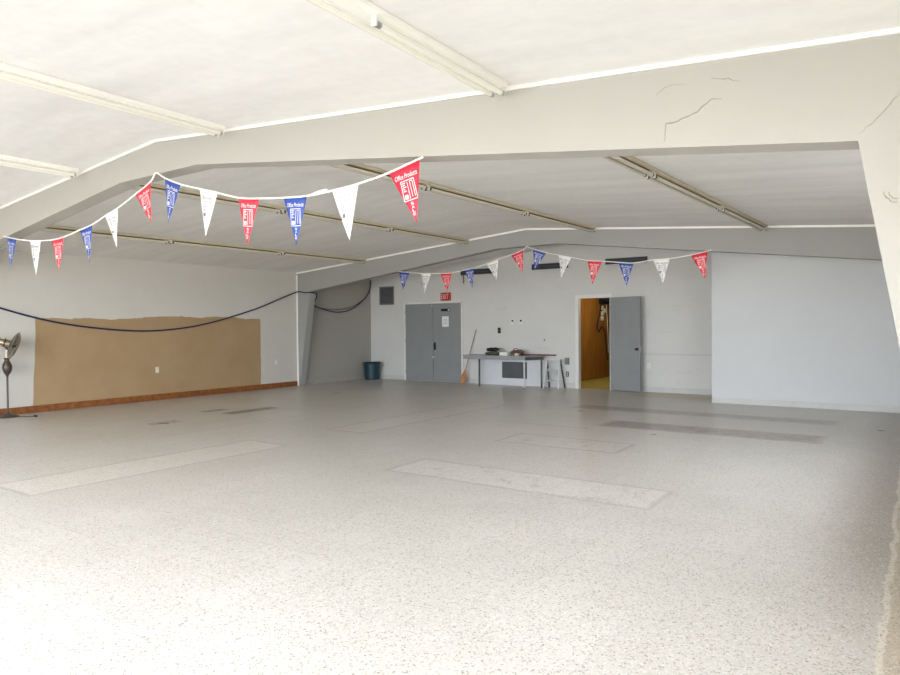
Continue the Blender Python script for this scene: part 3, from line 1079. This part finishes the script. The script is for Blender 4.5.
# air grille high on the wall by the corner
t = thing('air_grille', 'dark square air grille high on the wall by the corner', 'air grille', (-12.45, D_, 2.38))
f = MB()
for q in ((-.27, -.235, -.26, .26), (.235, .27, -.26, .26), (-.235, .235, -.26, -.225), (-.235, .235, .225, .26)):
    f.rbox(q[0], q[1], -.022, -.001, q[2], q[3], .004)
L(f, 'frame', 'grille', t)
sl = MB()
for i in range(14):
    z = -.21 + i * .0325
    sl.box(-.235, .235, -.018, -.003, z - .003, z + .006, Matrix.Rotation(0, 4, 'X'))
L(sl, 'louvre', 'grille', t)
L(MB().box(-.235, .235, -.003, -.001, -.225, .225), 'backing', 'dark', t)

# exit sign
t = thing('exit_sign', 'red EXIT sign on the wall over the pair of doors', 'sign', (-10.37, D_, 2.285))
L(MB().rbox(-.15, .15, -.075, -.001, -.105, .105, .012), 'housing', 'exit_red', t)
L(MB().rbox(-.135, .135, -.079, -.073, -.088, .088, .004), 'face', 'exit_red', t)
vs, fs = text_shape('EXIT', 1.0, 0)
bx0, bx1, by0, by1 = bounds(vs)
x_ = MB()
vv = [x_.bm.verts.new((-.122 + (p.x - bx0) / (bx1 - bx0) * .244, -.0805, -.065 + (p.y - by0) / (by1 - by0) * .13)) for p in vs]
for f_ in fs:
    x_.face([vv[i] for i in f_])
L(x_, 'lettering', 'exit_face', t)

# notices on the door leaf
yd = D_ - .043
t = thing('door_notice', 'black strip sign on the grey door leaf, over the paper notice', 'sign', (-10.37, yd, 1.93))
L(MB().rbox(-.15, .15, -.006, -.0005, -.035, .035, .002), 'plate', 'black', t)
L(MB().box(.08, .13, -.0075, -.0058, -.02, .02), 'symbol', 'plate', t)
t = thing('paper_notice', 'white sheet of paper taped to the grey door leaf', 'notice', (-10.38, yd, 1.62))
L(MB().box(-.108, .108, -.002, -.0005, -.14, .14), 'sheet', 'paper', t)
ln = MB()
for i, w_ in enumerate((.05, .06, .04, .07)):
    ln.box(-w_, w_, -.0028, -.0018, .05 - i * .035, .056 - i * .035)
L(ln, 'lettering', 'dark', t)

# slim black bar heaters high on the back wall
for x0, x1, z0, z1, lb in ((-9.86, -8.95, 2.83, 2.965, 'slim black bar high on the wall, nearest the pair of doors'),
                           (-7.76, -6.84, 2.855, 2.99, 'slim black bar high on the wall under the frame peak'),
                           (-5.87, -4.93, 2.875, 3.0, 'slim black bar high on the wall above the open door')):
    t = thing('wall_bar', lb, 'wall bar', ((x0 + x1) / 2, D_, (z0 + z1) / 2), group='black bars high on the back wall')
    w2, h2 = (x1 - x0) / 2, (z1 - z0) / 2
    L(MB().rbox(-w2, w2, -.05, -.001, -h2, h2, .008), 'housing', 'bar', t)
    L(MB().box(-w2 + .03, w2 - .03, -.053, -.049, -.012, .006), 'slot', 'dark', t)
    for s in (-1, 1):
        L(MB().rbox(s * (w2 + .006) - .006, s * (w2 + .006) + .006, -.053, -.001, -h2 - .004, h2 + .004, .003), 'end_cap', 'black', t)

# return-air panel behind the table
t = thing('wall_panel', 'low white wall panel with a dark louvred intake behind the table', 'wall panel', (-8.4, D_, 0))
L(MB().rbox(-.89, .89, -.035, -.001, .002, .655, .005), 'panel', 'panel_white', t)
gx0, gx1 = -.235, .475
f = MB()
for q in ((gx0 - .03, gx0, .15, .62), (gx1, gx1 + .03, .15, .62), (gx0, gx1, .15, .18), (gx0, gx1, .59, .62)):
    f.rbox(q[0], q[1], -.05, -.034, q[2], q[3], .004)
L(f, 'intake_frame', 'panel_white', t)
L(MB().box(gx0, gx1, -.0375, -.0345, .18, .59), 'intake_backing', 'dark', t)
sl = MB()
for i in range(26):
    x_0 = gx0 + .014 + i * (gx1 - gx0 - .02) / 26
    sl.box(x_0, x_0 + .009, -.047, -.037, .18, .59)
L(sl, 'louvre', 'grille', t)
L(MB().rbox(-.89, .89, -.042, -.034, .002, .10, .003), 'kick_rail', 'panel_white', t)

# ================================================================== TABLE AND WHAT LIES ON IT
TZ = .77
tab = thing('work_table', 'grey laminate table on thin metal legs against the back wall', 'table', (-8.4, 14.2, 0))
quad = [(-9.39, 13.97), (-7.60, 13.97), (-7.38, 14.52), (-9.46, 14.52)]


def inset(q, d):
    c = Vector((sum(p[0] for p in q) / 4, sum(p[1] for p in q) / 4))
    return [tuple(Vector(p) + (c - Vector(p)).normalized() * d) for p in q]


MB().prism(quad, 'z', TZ - .028, TZ).build('tabletop', 'table', tab)
ap = MB()
for a, b in ((0, 1), (2, 3), (3, 0)):
    q = inset(quad, .02)
    p, r = Vector((*q[a], 0)), Vector((*q[b], 0))
    d = (r - p).normalized()
    nrm = Vector((-d.y, d.x, 0)) * .018
    ap.hexa([p + Vector((0, 0, TZ - .095)), r + Vector((0, 0, TZ - .095)), r + nrm + Vector((0, 0, TZ - .095)), p + nrm + Vector((0, 0, TZ - .095)),
             p + Vector((0, 0, TZ - .028)), r + Vector((0, 0, TZ - .028)), r + nrm + Vector((0, 0, TZ - .028)), p + nrm + Vector((0, 0, TZ - .028))])
ap.build('apron', 'table', tab)
q = inset(quad, .02)
p, r = Vector((*q[1], 0)), Vector((*q[2], 0))
nrm = Vector((-(r - p).normalized().y, (r - p).normalized().x, 0)) * .018
e = MB()
e.hexa([v + Vector((0, 0, z)) for z in (TZ - .10, TZ - .028) for v in (p, r, r + nrm, p + nrm)])
eo = e.build('apron', 'table_edge', tab)
eo['label'] = 'dark end apron of the table'
for x, y, m_ in ((-7.675, 14.04, 'alu'), (-7.43, 14.44, 'table_edge'), (-9.19, 14.44, 'table_edge'), (-8.955, 14.06, 'table_edge')):
    lg = MB().rbox(x - .016, x + .016, y - .016, y + .016, .012, TZ - .03, .004).build('leg', m_, tab)
    MB().lathe([(.02, 0), (.022, .004), (.02, .014)], (x, y, 0), 12).build('foot', 'black', lg)


def lump(name, cx, cy, z0, sx, sy, sz, mat, label, cat, seed, amp=.22, parent=None, power=2.6):
    """soft heaped cloth: a squashed rounded slab with folds"""
    t = bmesh.new()
    bmesh.ops.create_icosphere(t, subdivisions=4, radius=1)
    for v in t.verts:
        p = v.co.copy()
        k = (abs(p.x) ** power + abs(p.y) ** power + abs(p.z) ** power) ** (-1 / power)
        p *= k
        nn = noise.noise(Vector((p.x * 1.7 + seed, p.y * 1.7, p.z * 2.5))) * amp + noise.noise(Vector((p.x * 5 + seed, p.y * 5, p.z * 7))) * amp * .35
        p *= 1 + nn
        v.co = Vector((cx + p.x * sx / 2, cy + p.y * sy / 2, z0 + max(0, (p.z + 1) / 2) * sz))
    mb = MB().add(t)
    o = mb.build(name, mat, parent, smooth=True)
    if parent is None:
        tag(o, label, cat)
    return o


oc = lump('folded_cloth', -8.62, 14.24, TZ + .001, .48, .34, .08, 'olive', 'olive folded cloth lying on the grey table', 'cloth', 1.3)
lump('black_bag', -8.68, 14.27, max(v.co.z for v in oc.data.vertices) - .002, .30, .22, .10, 'blackcloth', 'black bag on top of the olive folded cloth', 'bag', 4.1)
t = thing('cardboard_carton', 'small white carton on the table beside the brown bag', 'carton', (-8.25, 14.13, TZ))
L(MB().rbox(-.11, .11, -.09, .09, .001, .07, .004), 'carton_body', 'paper', t)
L(MB().rbox(-.113, .113, -.093, .093, .062, .082, .004), 'lid', 'plate', t)
bgo = thing('carry_bag', 'slouched brown bag on the grey table', 'bag', (-7.97, 14.24, TZ))
b_ = lump('bag_body', -7.97, 14.24, TZ + .001, .31, .26, .14, 'brownleather', None, None, 7.7, .18, parent=bgo)
hd = MB().tube(catmull([(-8.07, 14.2, TZ + .115), (-8.03, 14.18, TZ + .165), (-7.95, 14.18, TZ + .17), (-7.9, 14.2, TZ + .12)], 5), .009, 8)
hd.build('handle', 'brownleather', bgo, smooth=True)
t = thing('paper_roll', 'small cream roll lying in front of the brown bag', 'roll', (-7.885, 14.07, TZ))
L(MB().tube([(-.055, 0, .031), (.055, 0, .031)], .03, 20), 'roll', 'ivory', t, smooth=True)
L(MB().tube([(-.057, 0, .031), (.057, 0, .031)], .012, 12), 'core', 'dark', t, smooth=True)
t = thing('flat_tool', 'dark flat hand saw lying on the table end', 'hand saw', (-7.7, 14.12, TZ))
L(MB().prism([(-.09, -.04), (.14, -.015), (.14, .015), (-.09, .04)], 'z', .004, .008), 'saw_blade', 'dark', t)
L(MB().rbox(-.17, -.085, -.045, .045, .001, .025, .008), 'handle', 'redwood', t)
po = thing('wooden_pole', 'long reddish wooden pole overhanging the table end', 'pole', (-7.55, 14.42, TZ))
L(MB().tube([(-.50, -.02, .017), (.50, .0, .017)], .016, 12), 'shaft', 'redwood', po, smooth=True)
L(MB().tube([(.44, -.0012, .017), (.515, .0, .017)], .0172, 12), 'tip', 'brownleather', po, smooth=True)

# ================================================================== BROOM
br = thing('broom', 'straw broom leaning on the wall beside the pair of doors', 'broom', (-9.66, 14.47, 0))
p0, p1 = Vector((-9.64, 14.475, .36)), Vector((-9.425, D_ - .016, 1.40))
dv = (p1 - p0).normalized()
MB().tube([p0 - dv * .04, p1], .0125, 10).build('handle', 'wood', br, smooth=True)
pb = p0 - dv * .36
hb = MB()
n = 20
pr = [(.0, .02, .018), (.06, .035, .024), (.13, .066, .032), (.24, .08, .036), (.345, .088, .04)]
rings = []
ax = Vector((1, 0, 0)); ax = (ax - dv * ax.dot(dv)).normalized(); ay = dv.cross(ax)
for s_, rx, ry in pr:
    c_ = p0 - dv * s_
    rings.append(hb.verts([c_ + ax * (rx * math.cos(2 * math.pi * i / n)) + ay * (ry * math.sin(2 * math.pi * i / n)) for i in range(n)]))
for a, b in zip(rings, rings[1:]):
    for i in range(n):
        hb.face([a[i], a[(i + 1) % n], b[(i + 1) % n], b[i]])
hb.face(rings[0]); hb.face(rings[-1])
hb.build('bristles', 'straw', br, smooth=True)
bd = MB()
for s_, rx, ry in ((.10, .054, .030), (.15, .072, .035)):
    c_ = p0 - dv * s_
    bd.tube([c_ + ax * (rx * math.cos(2 * math.pi * i / 20)) + ay * (ry * math.sin(2 * math.pi * i / 20)) for i in range(20)], .004, 5, closed=True)
bd.build('stitching', 'exit_red', br, smooth=True)

# ================================================================== STEP STOOL
ss = thing('step_stool', 'small aluminium folding step stool beside the table', 'step stool', (-7.12, 14.45, 0))


def barx(mbd, a, b, w, d):
    a, b = Vector(a), Vector(b)
    dd_ = (b - a).normalized()
    u = dd_.cross(Vector((0, 1, 0)))
    if u.length < .2:
        u = dd_.cross(Vector((1, 0, 0)))
    u.normalize()
    v = dd_.cross(u).normalized()
    mbd.hexa([a - u * w - v * d, a + u * w - v * d, a + u * w + v * d, a - u * w + v * d, b - u * w - v * d, b + u * w - v * d, b + u * w + v * d, b - u * w + v * d])
    return mbd


for s in (-1, 1):
    L(barx(MB(), (s * .195, -.13, 0), (s * .165, .0, .66), .018, .012), 'front_rail', 'alu', ss)
    o = L(barx(MB(), (s * .205, .19, 0), (s * .172, .035, .655), .016, .011), 'rear_leg', 'dark', ss)
    o['label'] = 'dark rear leg'
for z, yy, xw in ((.19, -.092, .18), (.43, -.045, .17)):
    L(MB().rbox(-xw, xw, yy - .05, yy + .055, z - .018, z + .004, .004), 'step', 'alu', ss)
L(MB().rbox(-.19, .19, -.05, .10, .658, .685, .006), 'platform', 'alu', ss)
x1 = MB()
barx(x1, (-.19, .135, .2), (.185, .075, .46), .008, .004)
barx(x1, (.19, .130, .2), (-.185, .070, .46), .008, .004)
L(x1, 'cross_brace', 'alu', ss)

# ================================================================== CORNER BIN
bn = thing('waste_bin', 'dark teal plastic bin in the far corner under the cable', 'bin', (-12.76, 14.36, 0))
L(MB().lathe([(.19, 0), (.20, .004), (.235, .46), (.25, .47), (.255, .485), (.25, .495), (.232, .492), (.225, .46), (.192, .02), (.01, .016)], n=36), 'bin_body', 'bin', bn, smooth=True)
L(MB().tube([(.245 * math.cos(2 * math.pi * i / 36), .245 * math.sin(2 * math.pi * i / 36), .455) for i in range(36)], .007, 6, closed=True), 'rim_band', 'bin', bn, smooth=True)
for s in (-1, 1):
    L(MB().rbox(s * .25 - .015, s * .25 + .015, -.06, .06, .41, .44, .006), 'handle', 'bin', bn)

# ================================================================== STOREROOM FITTINGS
xs = SX0
t = thing('electrical_panel', 'black electrical panel high on the plywood inside the doorway', 'electrical panel', (xs, 18.15, 2.27))
L(MB().rbox(.001, .11, -.33, .33, -.18, .22, .008), 'cabinet', 'black', t)
L(MB().rbox(.11, .122, -.2, .22, -.1, .17, .005), 'cover', 'dark', t)
L(MB().rbox(.122, .13, -.03, .05, .05, .13, .004), 'meter_face', 'plate', t)
for i, (yy, zz, w) in enumerate(((17.98, 1.98, .05), (18.02, 1.82, .06), (18.0, 1.68, .05), (18.17, 1.9, .05))):
    tt = thing('junction_box', ['small white box just under the electrical panel', 'white switch box second below the electrical panel', 'lowest white box below the electrical panel', 'white box beside the others under the electrical panel'][i], 'junction box', (xs, yy, zz), group='white boxes under the electrical panel')
    L(MB().rbox(.001, .06, -w, w, -.06, .06, .006), 'box', 'plate', tt)
    L(MB().rbox(.06, .066, -w * .5, w * .5, -.03, .03, .002), 'cover', 'alu', tt)
pts = [(xs + .03, 17.93, 2.07), (xs + .05, 17.72, 1.72), (xs + .04, 17.6, 1.45), (xs + .06, 17.66, 1.3), (xs + .05, 17.9, 1.45), (xs + .06, 18.1, 1.3), (xs + .05, 18.2, .95), (xs + .05, 18.3, .5)]
tag(MB().tube(catmull(pts, 6), .014, 8).build('power_cable', 'black', smooth=True), 'black cable looping down the plywood from the electrical panel', 'cable')
pts = [(xs + .03, 18.29, 2.07), (xs + .05, 18.3, 1.6), (xs + .05, 18.35, 1.2), (xs + .05, 18.38, .7)]
tag(MB().tube(catmull(pts, 6), .012, 8).build('power_cable', 'ivory', smooth=True), 'pale cable hanging straight down beside the black looping one', 'cable')

# short reddish wire hanging below the end of a black bar
tag(MB().tube(catmull([(-9.80, D_ - .012, 2.84), (-9.81, D_ - .016, 2.76), (-9.795, D_ - .02, 2.68), (-9.815, D_ - .018, 2.62)], 5), .012, 6).build('loose_wire', 'redwood', smooth=True), 'short reddish wire dangling from the wall beside a black bar over the doors', 'wire')
